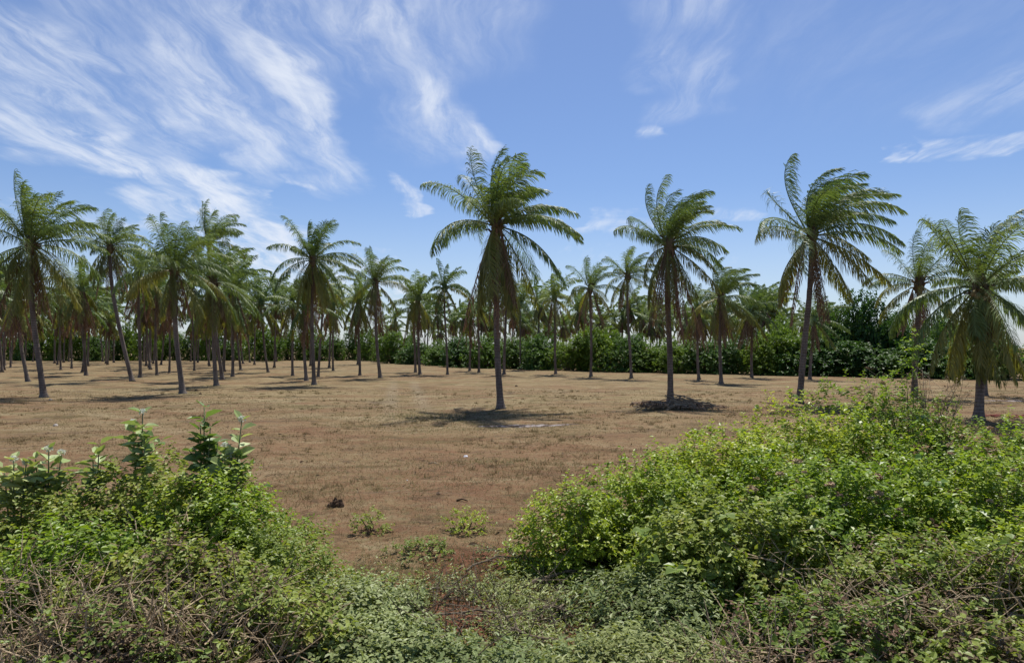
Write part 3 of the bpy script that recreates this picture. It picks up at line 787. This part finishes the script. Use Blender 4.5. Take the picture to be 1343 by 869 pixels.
RS = M['shrub']; RO = M['shrub_olive']; RC = M['cut_leaf']
NEAR = [
 # x, y, rx, ry, h, sprigs, material, label, options
 (6.7, 12.0, 1.5, 1.2, 2.0, 1700, RS, 'highest bright green shrub at the back of the right thicket, below the ragged palm', dict(shoots=40, heads=9, seed=1, broad=40)),
 (4.9, 11.4, 1.35, 1.1, 1.72, 1500, RS, 'bright green shrub at the back of the right thicket below the leaning windswept palm', dict(shoots=34, seed=2, broad=60, heads=4)),
 (3.2, 10.4, 1.2, 1.0, 1.42, 1400, RS, 'bright green shrub on the sloping left shoulder of the right thicket', dict(shoots=30, seed=3, broad=60)),
 (1.95, 9.4, .95, .9, 1.25, 1200, RS, 'fresh green shrub with upright shoots near the left tip of the right thicket', dict(shoots=16, seed=4, broad=50, leaf=.05)),
 (.85, 8.9, .62, .6, .92, 700, RS, 'small shrub with dark lower stems forming the left tip of the right thicket', dict(shoots=20, seed=5, leaf=.048)),
 (8.6, 11.4, 1.6, 1.2, 1.45, 1600, RS, 'shrub with brownish tips at the back right corner below the short broad palm', dict(shoots=20, seed=6, broad=30, heads=16, withered=.08)),
 (4.1, 8.9, 1.3, 1.1, 1.30, 1600, RS, 'shrub dotted with pinkish seed heads in the middle of the right thicket', dict(shoots=12, seed=7, broad=70, heads=34, withered=.04)),
 (6.2, 9.2, 1.4, 1.1, 1.42, 1700, RS, 'broad shrub with scattered pale seed heads at the right of the right thicket', dict(shoots=14, seed=8, broad=60, heads=22, withered=.08)),
 (2.5, 7.9, 1.05, .9, .98, 1300, RO, 'olive green shrub in front of the fresh green one in the right thicket', dict(shoots=10, seed=9, broad=60, leaf=.06)),
 (4.5, 7.0, 1.2, .85, .85, 1300, RO, 'low olive shrub full of withered twigs in the right foreground', dict(shoots=6, seed=10, broad=25, withered=.45, twigs=100)),
 (5.9, 7.2, 1.0, .8, .95, 1000, RS, 'green shrub with yellow leaves at the right edge of the foreground', dict(shoots=8, seed=11, withered=.12, twigs=50)),
 (1.55, 7.1, .72, .7, .34, 640, RC, 'low grey green leafy shrub beside the red earth at the foot of the right thicket', dict(shoots=4, seed=12, leaf=.06, ratio=.34)),
 (2.9, 6.1, .95, .6, .50, 900, RO, 'low tangled olive shrub at the bottom right of the foreground', dict(shoots=6, seed=13, withered=.45, twigs=90)),
 (4.1, 5.7, .8, .5, .48, 700, RO, 'brownish withered shrub at the bottom right corner', dict(shoots=3, seed=14, withered=.65, twigs=100)),
 (1.2, 5.95, .85, .5, .18, 460, RC, 'low grey green narrow leaved growth at the bottom centre right', dict(shoots=4, seed=15, leaf=.06, ratio=.34)),
 (-4.7, 8.7, 1.35, 1.0, 1.30, 1400, RO, 'tall green shrub in the middle of the left thicket below the milkweeds', dict(shoots=16, seed=16, broad=30)),
 (-3.65, 8.3, .8, .85, 1.28, 1000, RS, 'green shrub at the right shoulder of the left thicket', dict(shoots=10, seed=17, broad=30, leaf=.05)),
 (-2.85, 7.9, .72, .7, .78, 800, RO, 'low yellowish green shrub sloping down on the right of the left thicket', dict(shoots=8, seed=18, leaf=.04)),
 (-6.1, 8.7, 1.2, 1.0, 1.0, 1100, RO, 'dark green shrub at the left edge behind the nearest shrub', dict(shoots=10, seed=19)),
 (-4.75, 7.2, 1.0, .85, .95, 1100, RS, 'bright green shrub with yellow leaves at the left edge of the foreground', dict(shoots=10, seed=20, broad=40, withered=.06)),
 (-3.4, 6.9, 1.0, .8, .86, 950, RO, 'olive shrub woven with dead stalks in the left foreground', dict(shoots=6, seed=21, withered=.55, twigs=110)),
 (-2.35, 6.4, .75, .6, .58, 800, RO, 'low brownish green shrub left of the grey green mat', dict(shoots=5, seed=22, withered=.5, twigs=80)),
 (-1.75, 7.2, .85, .65, .24, 480, RC, 'low mat of grey green leaves at the right foot of the left thicket', dict(shoots=4, seed=23, leaf=.05)),
 (-1.35, 6.2, .75, .45, .20, 560, RC, 'flat grey green growth at the bottom left of centre', dict(shoots=3, seed=24, leaf=.05)),
 (-3.4, 5.75, .9, .5, .55, 760, RO, 'withered brown shrub at the bottom left corner', dict(shoots=3, seed=25, withered=.72, twigs=110)),
 (-.1, 5.95, .8, .35, .13, 260, RC, 'flat grey green sprigs at the bottom centre', dict(shoots=2, seed=26, leaf=.055, ratio=.4)),
]
for (x, y, rx, ry, h, n, mt, lab, kw) in NEAR:
    shrub(x, y, rx, ry, h, n, mt, lab, **kw)


# milkweeds with pale leaves and white flower heads standing in the left thicket
def milkweed(x, y, stems, label, seed, mat='milkweed', flowers=True):
    r = np.random.default_rng(seed)
    root = thing('milkweed', label, 'plant', (x, y, float(gh(x, y))), 0, 'milkweeds in the left thicket')
    g, st, fl = Geo(), Geo(), Geo()
    for (ex, ey, ez, flo) in stems:
        s = np.array([ex * .2, ey * .2, .0]); e = np.array([ex, ey, ez])
        t = np.linspace(0, 1, 8)[:, None]
        pts = s + (e - s) * t + np.array([ex * .3, 0, 0]) * (t - t * t) * -1
        tube(st, pts, np.linspace(.016, .007, 8), 5)
        nn = 10
        bend = np.array([r.normal() * .05, r.normal() * .05, 0])
        for j in range(nn):
            q = 1 - (j / nn) ** .8 * .34 - (r.random() * .03 if j else 0)
            p = s + (e - s) * q + np.array([ex * .3, 0, 0]) * (q - q * q) * -1
            a0 = r.uniform(0, 6.28)
            for a in (a0, a0 + 3.14 + r.normal() * .4):
                D = np.array([[math.cos(a), math.sin(a), r.uniform(-.1, 1.1) + .3 * (j < 2)]])
                Lq = np.array([r.uniform(.14, .25) * (.7 if j == 0 else 1)])
                pp = p + nz(D[0]) * .02
                leaves(g, pp[None], D, np.array([[-math.cos(a) * .6 + r.normal() * .5, -math.sin(a) * .6 + r.normal() * .5, 1.0]]), Lq, Lq * r.uniform(.5, .72), .12, r.uniform(.05, .5))
        for side in range(2 if ez > 1.5 else 0):            # shorter side shoots
            b0 = s + (e - s) * .72; e2 = b0 + np.array([r.normal() * .16, r.normal() * .1, .22])
            tube(st, [b0, (b0 + e2) / 2 + np.array([0, 0, -.02]), e2], [.008, .006, .004], 4)
            for k2 in range(7):
                a = r.uniform(0, 6.28); Lq = np.array([r.uniform(.08, .15)])
                leaves(g, (b0 + (e2 - b0) * r.uniform(.4, 1))[None], np.array([[math.cos(a), math.sin(a), r.uniform(0, 1)]]), np.array([[r.normal() * .5, r.normal() * .5, 1.0]]), Lq, Lq * .6, .12, .3)
        if flo:
            m_ = 46
            D = nz(r.normal(size=(m_, 3)) + np.array([0, 0, .8]))
            leaves(fl, e + D * np.array([.032, .032, .022]) + np.array([0, 0, .02]), nz(D + r.normal(size=(m_, 3)) * .5), D, np.full(m_, .030), np.full(m_, .024))
    st.obj('stems', M['greenstem'], root, True); g.obj('leaves', M[mat], root)
    if fl.v: fl.obj('flower_heads', M['flower'], root)


def mw(px, d): return (px - CX) / FPX * d
milkweed(mw(185, 8.9), 8.9, [(.02, 0, 2.12, True), (-.14, .05, 1.98, True), (.1, -.1, 1.8, False)], 'milkweed with a round white flower head, second tallest plant standing in the left thicket', 41)
milkweed(mw(266, 8.8), 8.8, [(.02, 0, 2.22, False), (-.08, .1, 2.0, False), (.12, -.05, 1.95, False), (.2, 0, 1.75, False)], 'tallest leafy plant with fresh green leaves in the left thicket', 42, 'leafy', False)
milkweed(mw(295, 8.7), 8.7, [(.22, 0, 2.06, True), (.02, -.05, 1.72, True), (.12, -.1, 1.6, True)], 'milkweed leaning right with small white flowers at the right end of the left thicket', 43)
milkweed(mw(62, 8.6), 8.6, [(.02, 0, 1.72, True), (.14, .06, 1.66, True), (-.15, 0, 1.6, False)], 'bushy milkweed with white buds left of the leafy pair in the left thicket', 44)
milkweed(mw(18, 8.5), 8.5, [(0, 0, 1.62, True), (.16, 0, 1.58, True), (-.2, .1, 1.5, False)], 'milkweed at the left edge of the picture', 45)
milkweed(mw(122, 8.7), 8.7, [(0, 0, 1.55, False), (.08, 0, 1.75, False)], 'small milkweed without flowers between the bushy one and the round flowered one', 46)

# young tree and dry shrub that stick out above the right thicket
r = np.random.default_rng(77)
sx, sy = mw(1195, 11.6), 11.6
sap = thing('sapling', 'young sapling with yellow green leaf tufts in front of the ragged palm', 'sapling', (sx, sy, 0))
st, lf = Geo(), Geo()
for (ex, ez, nl_) in ((.06, 2.95, 20), (-.08, 2.55, 16), (-.45, 2.35, 10)):
    tube(st, [(0, 0, 0), (ex * .4, 0, ez * .5), (ex, 0, ez)], [.014, .009, .004], 5, False)
    n = nl_
    Bp = np.array([ex, 0, ez]) + r.normal(size=(n, 3)) * np.array([.09, .09, .12])
    sprigs(lf, r, Bp, nz(r.normal(size=(n, 3)) + np.array([0, 0, .6])), np.full(n, .16), 6, .08, .55, .2)
st.obj('trunk', M['stem'], sap); lf.obj('leaves', M['young'], sap)


def dry_shrub(x, y, rx, h, label, seed, n=60, leafn=120, z0=.3):
    r = np.random.default_rng(seed)
    root = thing('dry_shrub', label, 'shrub', (x, y, 0))
    st, lf = Geo(), Geo(); E = []
    for i in range(n):
        a = r.uniform(0, 6.28); q = math.sqrt(r.random())
        e = np.array([math.cos(a) * rx * q, math.sin(a) * rx * .7 * q, h * r.uniform(.55, 1)])
        m_ = np.array([e[0] * .35, e[1] * .35, h * .5]) + r.normal(size=3) * .07
        tube(st, [(0, 0, 0), m_, e], [.009, .006, .002], 4, False); E.append(e)
        for k in range(7):
            b0 = m_ * .5 + e * .5; tube(st, [b0, b0 + (e - b0) * .6 + r.normal(size=3) * .10, e + r.normal(size=3) * np.array([.26, .2, .18])], [.006, .004, .002], 3, False)
    E = np.array(E)[r.integers(0, n, leafn)] + r.normal(size=(leafn, 3)) * .09
    sprigs(lf, r, E, nz(r.normal(size=(leafn, 3)) + np.array([0, 0, .4])), np.full(leafn, .12), 4, .045, .5, .3)
    st.obj('stems', M['greystem'], root); lf.obj('withered_leaves', M['brown_leaf'], root)
    return root


dry_shrub(mw(1232, 11.8), 11.8, .7, 2.55, 'dry brown twiggy shrub rising right of the yellow green sapling', 81, 10, 170)
dry_shrub(mw(1160, 12.2), 12.2, .35, 2.6, 'thin withered brown stems rising left of the yellow green sapling', 82, 8, 30)


# dead brush tangles low in the foreground
def tangle(x, y, rx, ry, h, n, label, seed, mat='straw_stem', rad=.006):
    r = np.random.default_rng(seed)
    g = Geo()
    for i in range(n):
        a = r.uniform(0, 6.28); q = math.sqrt(r.random())
        p = np.array([math.cos(a) * rx * q, math.sin(a) * ry * q, h * r.random() * (1 - .6 * q * q)])
        d = nz(r.normal(size=3) * np.array([1, .7, .55]) + np.array([0, 0, .35])); L = r.uniform(.2, .75)
        m_ = p + d * L * .5 + r.normal(size=3) * .05; e = m_ + nz(d + r.normal(size=3) * .35) * L * .5
        e[2] = max(e[2], .02)
        rr = rad * r.uniform(.5, 1.5)
        tube(g, [p, m_, e], [rr, rr * .8, rr * .4], 4, False)
    o = g.obj('dead_brush', M[mat]); o.location = (x, y, float(gh(x, y)))
    return tag(o, label, 'dead brush', 'tangles of dead brush')


tangle(-3.55, 5.9, 1.0, .5, .80, 800, 'brown tangle of dead stalks at the bottom left corner', 91)
tangle(-4.6, 6.4, .9, .5, 1.0, 360, 'straw coloured stalks at the left edge of the foreground', 99, 'straw_stem', .006)
tangle(-2.6, 6.1, .7, .5, .66, 420, 'dead stalks beside the low brownish green shrub in the left foreground', 92)
tangle(-4.0, 7.4, 1.0, .7, 1.15, 130, 'long dead stalks sticking out of the left thicket', 96, rad=.007)
tangle(3.5, 6.2, .9, .6, .78, 420, 'tangle of grey brown dead twigs in the right foreground', 93)
tangle(2.1, 5.7, .7, .4, .42, 260, 'dead twigs at the bottom edge right of centre', 94)
tangle(4.6, 6.5, .9, .5, .85, 260, 'dead twigs at the lower right edge', 95)
tangle(-.2, 7.1, 1.4, 1.1, .14, 300, 'thin dead stalks strewn over the red earth', 98, 'stem', .005)
tangle(3.1, 7.5, .8, .5, 1.0, 130, 'dark dead twigs in the hollow of the right thicket', 97)


# cut branches lying over the red earth
def branch(x, y, ang, L, label, seed, leafy=True, rad=.016, z=.06, curve=.15):
    r = np.random.default_rng(seed)
    root = thing('cut_branch', label, 'branch', (x, y, float(gh(x, y))), ang, 'cut branches on the red earth')
    t = np.linspace(0, 1, 9)
    pts = np.stack([L * t, curve * np.sin(t * 3.1) * L, z + .10 * np.sin(t * 3.1) + .02 * np.sin(t * 14)], 1)
    g = Geo(); tube(g, pts, np.linspace(rad, rad * .35, 9), 6)
    lf = Geo(); n = int(16 * L)
    for i in range(n):
        k = r.uniform(.15, 1); p = np.array([np.interp(k, t, pts[:, j]) for j in range(3)])
        d = nz(np.array([.8, r.choice((-1, 1)) * r.uniform(.5, 1.2), r.uniform(.05, .5)])); l_ = r.uniform(.18, .42)
        e = p + d * l_; tube(g, [p, e], [.006, .003], 4, False)
        if leafy: sprigs(lf, r, p[None], d[None], np.array([l_ * 1.1]), 11, .05, .5, .12)
    g.obj('stem', M['stem'], root)
    if leafy: lf.obj('leaves', M['cut_leaf'], root)


branch(-1.05, 7.15, -.22, 1.3, 'long thin bare cut branch lying across the red earth', 51, False, .014)
branch(.15, 8.0, .22, 1.15, 'thick pale branch pointing right towards the thicket over the red earth', 52, False, .026)
branch(-1.3, 7.6, .35, .9, 'leafy cut branch at the left side of the red earth', 53)
branch(-.2, 7.0, .15, 1.1, 'leafy cut branch lying in front of the red earth', 54)
branch(.45, 7.2, .5, .9, 'leafy cut branch at the right side of the red earth', 55)
branch(-.6, 8.7, .3, .9, 'leafy cut branch at the far side of the red earth', 56)
branch(.3, 9.0, 2.4, .8, 'leafy cut branch furthest into the field above the red earth', 57)
branch(.55, 6.55, 2.6, 1.0, 'leafy cut branch nearest the bottom edge', 58)
branch(.5, 8.3, .75, 1.3, 'long pale stalk slanting up right out of the cut branches', 59, False, .01, .15)

# loose leaves and low sprigs lying over the verge (stuff)
r = np.random.default_rng(5)
g = Geo(); n = 5000
Bp = np.stack([r.normal(size=n) * 1.0 - .15, 6.9 + r.normal(size=n) * .95, np.zeros(n)], 1)
Bp = Bp[(Bp[:, 1] > 5.2) & (Bp[:, 1] < 9.6)]; n = len(Bp)
keep = (np.sin(Bp[:, 0] * 4.1 + 1) + np.sin(Bp[:, 1] * 3.3 + Bp[:, 0] * 2) + r.normal(size=n) * .9) > .1
Bp = Bp[keep]; n = len(Bp); Bp[:, 2] = gh(Bp[:, 0], Bp[:, 1]) + .02
sprigs(g, r, Bp, nz(r.normal(size=(n, 3)) * np.array([1, 1, .3]) + np.array([0, 0, .35])), r.uniform(.12, .42, n), 9, .056, .45, .22)
tag(g.obj('leaf_cover', M['cut_leaf']), 'loose grey green leaves strewn over the red earth in the foreground', 'leaves', kind='stuff')


def blades(n, pos, hmin, hmax, wid, name, mat, label, seed):
    r = np.random.default_rng(seed)
    p = pos(r, n); n = len(p)
    a = r.uniform(0, 6.28, n); hgt = r.uniform(hmin, hmax, n); wd = wid * np.clip(p[:, 1] / 12, .7, 4)
    ln = nz(r.normal(size=(n, 3)) * np.array([1, 1, .2]) + np.array([0, 0, .75]))
    sd = np.stack([np.cos(a), np.sin(a), 0 * a], 1)
    V = np.stack([p - sd * wd[:, None] / 2, p + sd * wd[:, None] / 2, p + ln * hgt[:, None]], 1)
    g = Geo(); g.add(V.reshape(-1, 3), [np.arange(n * 3).reshape(-1, 3)])
    return tag(g.obj(name, M[mat]), label, 'grass', kind='stuff')


def field(r, n):
    d = 5.0 * (48 / 5.0) ** (r.random(n) ** .9); x = (r.random(n) - .5) * 1.75 * d
    nzv = np.sin(x * .9 + 1.7 * np.sin(d * .6)) + np.sin(d * 1.3 + x * .4) + np.sin(x * 2.7 - d * 1.9) * .8 + r.normal(size=n) * 1.0
    kp = nzv > -.6
    x, d = x[kp], d[kp]
    red = ((x + .25) / 1.4) ** 2 + ((d - 7.8) / 1.8) ** 2 < r.uniform(.3, 1.2, len(x))
    x, d = x[~red], d[~red]
    return np.stack([x, d, gh(x, d) - .005], 1)


blades(240000, field, .03, .10, .010, 'dry_grass', 'straw', 'short dry straw coloured grass over the open field', 61)


def under_palm(r, n):
    c = [gp(650, 543), gp(560, 548), gp(1020, 540), gp(590, 560), gp(640, 610), gp(470, 640)]
    s = [(3.2, 1.2), (2, 1), (3, 1.5), (3, .8), (2, .8), (2.0, .7)]
    out = []
    for (cx, cy), (sx, sy) in zip(c, s):
        m_ = n // len(c); out.append(np.stack([cx + r.normal(size=m_) * sx, cy + r.normal(size=m_) * sy, np.zeros(m_)], 1))
    # verge green-brown fringe in front of the thickets
    m_ = n; xq = r.uniform(-2.2, 1.0, m_); yq = 8.6 + r.normal(size=m_) * .7
    out.append(np.stack([xq, yq, np.zeros(m_)], 1))
    for (cx, cy) in placed[:16]:
        m_ = 170; out.append(np.stack([cx + r.normal(size=m_) * .45, cy + r.normal(size=m_) * .4, np.zeros(m_)], 1))
    p = np.concatenate(out); p[:, 2] = gh(p[:, 0], p[:, 1]); return p


blades(14000, under_palm, .03, .10, .008, 'green_grass', 'grass', 'thin greenish grass in patches on the field and under the tallest palm', 62)


def tufts(r, n):
    m_ = n // 26
    d = 9 * (46 / 9.0) ** r.random(m_); x = (r.random(m_) - .5) * 1.65 * d
    kp = np.sin(x * .7 + 1.3 * np.sin(d * .4)) + np.sin(d * .9 - x * .5) + r.normal(size=m_) * .8 > .3
    c = np.stack([x[kp], d[kp]], 1).repeat(26, 0)
    c = c + r.normal(size=c.shape) * .075
    return np.stack([c[:, 0], c[:, 1], gh(c[:, 0], c[:, 1])], 1)


blades(90000, tufts, .06, .17, .010, 'grass_tufts', 'straw', 'tufts of taller dry grass dotted over the field', 63)

# ---------------------------------------------------------------- small things lying on the field
def lump(g, r, c, s, n=7, na=12):
    """uneven rounded lump with its foot at c"""
    ph = np.linspace(0, 1.5, n); th = np.linspace(0, 6.2832, na, endpoint=False)
    ring = np.stack([np.cos(ph)[:, None] * np.cos(th)[None], np.cos(ph)[:, None] * np.sin(th)[None], np.sin(ph)[:, None] + 0 * th[None]], -1)
    ring *= (1 + r.normal(size=(n, na, 1)) * .10) * (1 + .15 * np.sin(th * 2 + c[0] * 40)[None, :, None])
    V = ring.reshape(-1, 3) * np.array(s) + np.array(c)
    i = np.arange(n - 1)[:, None] * na; j = np.arange(na)[None]
    g.add(V, [np.stack([i + j, i + (j + 1) % na, i + na + (j + 1) % na, i + na + j], -1).reshape(-1, 4), (np.arange(na) + (n - 1) * na)[None]])


r = np.random.default_rng(9)
x, d = gp(441, 668)
g = Geo(); lump(g, r, (-.10, 0, -.03), (.07, .07, .11)); lump(g, r, (.07, .02, -.03), (.08, .08, .14)); lump(g, r, (.0, .05, .0), (.11, .08, .10)); lump(g, r, (-.02, .03, .03), (.06, .06, .12))
o = g.obj('earth_clod', M['clod']); o.location = (x, d, float(gh(x, d)))
tag(o, 'small dark upright clod of earth on the dry field above the left thicket slope', 'clod')

# heap of dead fronds round the foot of the second largest palm
x, d = gp(880, 536)
heap = thing('frond_heap', 'heap of dead grey brown palm fronds round the foot of the skirted palm', 'heap', (x, d, float(gh(x, d))))
r = np.random.default_rng(21)
g = Geo()
t = np.linspace(0, 1, 7)
for i in range(110):
    a = r.uniform(0, 6.28); q = math.sqrt(r.random()) * (1 if i < 80 else .8)
    c = np.array([math.cos(a) * 1.9 * q + .3, math.sin(a) * 1.0 * q, .06 + .62 * (1 - q) * r.random()])
    a2 = r.uniform(-.6, .6) + (3.14 if r.random() < .5 else 0); L = r.uniform(.5, 1.3)
    dd = np.array([math.cos(a2), math.sin(a2) * .8, r.normal() * .28])
    tube(g, [c - dd * L * .5, c + np.array([0, 0, .06]), c + dd * L * .5], np.array([.035, .03, .012]) * r.uniform(.5, 1.1), 5)
g.obj('stalks', M['greystem'], heap)
g = Geo()
for i in range(7):
    a = r.uniform(0, 6.28); q = r.random()
    frond_geo(g, r, r.uniform(-.7, .7) + (3.14 if i % 2 else 0), .06, r.uniform(1.2, 2.2), 0, .15, 18, .06, -.1, (math.cos(a) * .9 * q, math.sin(a) * .6 * q, .12 + .2 * (1 - q)), .05, .45, .35)
g.obj('dry_fronds', M['frond_dry'], heap)

# grey ash of a small fire below the tallest palm
def ash_patch(px, py, rx, ry, label, seed):
    x, d = gp(px, py); r = np.random.default_rng(seed)
    g = Geo(); nr, na = 6, 40
    th = np.linspace(0, 6.2832, na, endpoint=False)
    rag = 1 + .22 * np.sin(th * 3 + seed) + .15 * np.sin(th * 7 + 1) + r.normal(size=na) * .06
    V = [[0, 0, .05]]
    for k in range(1, nr + 1):
        q = k / nr
        for j in range(na):
            xx, yy = math.cos(th[j]) * rx * q * rag[j], math.sin(th[j]) * ry * q * rag[j]
            V.append([xx, yy, float(gh(x + xx, d + yy)) - float(gh(x, d)) + (.035 * (1 - q * q) + r.normal() * .008 if k < nr else -.02)])
    f3 = [[0, 1 + j, 1 + (j + 1) % na] for j in range(na)]
    f4 = [[1 + (k - 1) * na + j, 1 + k * na + j, 1 + k * na + (j + 1) % na, 1 + (k - 1) * na + (j + 1) % na] for k in range(1, nr) for j in range(na)]
    g.add(V, [np.array(f3), np.array(f4)])
    o = g.obj('ash_patch', ashmat, None, True); o.location = (x, d, float(gh(x, d)) + .01)
    tag(o, label, 'ash', 'patches of ash')


ashmat, q = newmat('ash_and_char')
tcn = q.n('ShaderNodeTexCoord')
an = q.noise(tcn.outputs['Object'], 2.6, 6, .7); an2 = q.noise(tcn.outputs['Object'], 9.0, 4, .7)
c = q.mix(q.rng(an, .46, .60), (.07, .052, .042), (.24, .215, .205)); c = q.mix(q.rng(an2, .5, .7, 0, .6), c, (.20, .13, .085))
finish(q, principled(q, c, .95, .1))
ash_patch(690, 557, 1.75, .36, 'grey white ash patch on the field just below the tallest palm', 3)
ash_patch(1322, 527, 1.6, .35, 'pale grey ash patch at the right edge beyond the short broad palm', 4)

# fallen frond pieces near the right edge palm
x, d = gp(1318, 545)
g = Geo(); r = np.random.default_rng(33)
for i in range(12):
    c = np.array([r.normal() * .5, r.normal() * .35, .06]); a = r.uniform(-.5, .5); L = r.uniform(.4, .9); dd = np.array([math.cos(a), math.sin(a), .05]) * L * .5
    tube(g, [c - dd, c + [0, 0, .05], c + dd], [.03, .03, .015], 5)
o = g.obj('fallen_stalks', M['red']); o.location = (x, d, float(gh(x, d))); tag(o, 'reddish fallen palm stalks lying right of the short broad palm', 'stalks')


def litter(px, py, s, name, mat, label, cat, grp=None):
    x, d = gp(px, py); r = np.random.default_rng(int(px))
    g = Geo(); lump(g, r, (0, 0, -.01), (s, s * .7, s * .7), 7)
    o = g.obj(name, M[mat]); o.location = (x, d, float(gh(x, d))); o.rotation_euler = (0, 0, r.uniform(0, 3))
    tag(o, label, cat, grp)


litter(611, 597, .075, 'plastic_scrap', 'paper', 'small white scrap of plastic in the middle of the open field', 'litter')
litter(534, 630, .04, 'plastic_scrap', 'stone', 'tiny pale scrap lying nearer than the white plastic on the field', 'litter')
litter(151, 522, .12, 'stone', 'stone', 'pale stone beside the wide foot of the left edge palm', 'stone') if False else litter(66, 524, .10, 'stone', 'stone', 'pale stone lying at the flared foot of the left edge palm', 'stone')
litter(73, 556, .12, 'stone', 'stone', 'flat pale stone on the bare earth above the left milkweeds', 'stone')
litter(245, 777, .05, 'plastic_scrap', 'orange', 'orange scrap in the dead stalks of the left foreground', 'litter') if False else None
for (px_, py_, s_, lab) in ((258, 513, .16, 'dark clump right beside the foot of the narrow skirted palm'), (263, 517, .13, 'second dark clump a little right of the narrow skirted palm foot'),
                            (677, 507, .14, 'dark clump on the grass right of the tallest palm trunk'), (475, 657, .07, 'small dark clump far down the field right of the upright clod') if False else (575, 652, .07, 'small dark tuft of trash left of the short dark stick')):
    litter(px_, py_, s_, 'earth_clod', 'clod', lab, 'clod')


def stick(px, py, L, ang, label, mat='stem', rad=.02):
    x, d = gp(px, py); g = Geo()
    tube(g, [(-L / 2, 0, .02), (0, .03, .05), (L / 2, 0, .02)], [rad, rad * .9, rad * .5], 6)
    o = g.obj('stick', M[mat], None, True); o.location = (x, d, float(gh(x, d))); o.rotation_euler = (0, 0, ang)
    tag(o, label, 'stick')


stick(606, 661, .22, -.15, 'short dark stick lying on the field right of centre', 'clod', .022)
stick(569, 610, .34, -.6, 'thin pale stick lying on the field left of the white scrap', 'greystem', .014)
stick(1122, 509, 1.0, .3, 'dead branch lying right of the leaning windswept palm', 'clod', .05)
stick(180, 770, .5, .5, 'dry stick in the left thicket', 'greystem', .01) if False else None
stick(530, 519, .8, .2, 'dark dry branch on the grass left of the wheel tracks', 'clod', .04) if False else None

# small weeds alone on the field
for k, (px_, py_, rx_, h_, n_, mt, lab) in enumerate(((488, 700, .24, .34, 70, 'shrub_olive', 'small straggly green weed alone on the dry field in front of the left thicket slope'),
                                                (556, 728, .40, .13, 90, 'shrub_olive', 'low flat green weed beside the red earth on its far left side'), (612, 702, .34, .30, 90, 'shrub', 'leafy green weed at the far edge of the red earth'),
                                                (392, 696, .22, .26, 50, 'shrub', 'small weed at the right tip of the left thicket'))):
    x, d = gp(px_, py_)
    shrub(x, d, rx_, rx_ * .8, h_, n_, M[mt], lab, leaf=.034, k=6, seed=60 + k, shoots=0, twigs=5, tl=.11, name='weed', group='small weeds on the field')

# husks, leaf scraps and broken stalks scattered over the field (stuff)
r = np.random.default_rng(88); g = Geo(); n = 2600
d_ = 9 * (70 / 9.0) ** r.random(n); x_ = (r.random(n) - .5) * 1.6 * d_
kp = (np.sin(x_ * .5 + 2 * np.sin(d_ * .3)) + np.sin(d_ * .8 - x_ * .3) + r.normal(size=n) * 1.2) > .2
x_, d_ = x_[kp], d_[kp]; n = len(x_)
Pp = np.stack([x_, d_, gh(x_, d_) + .012], 1)
D = nz(r.normal(size=(n, 3)) * np.array([1, 1, .25]) + np.array([0, 0, .12])); L_ = r.uniform(.03, .17, n)
leaves(g, Pp, D, nz(r.normal(size=(n, 3)) * .5 + np.array([0, 0, 1])), L_, L_ * r.uniform(.1, .4, n), .3, .1)
tag(g.obj('litter', M['brown_leaf']), 'dry leaf scraps and husks scattered thinly over the field', 'litter', kind='stuff')
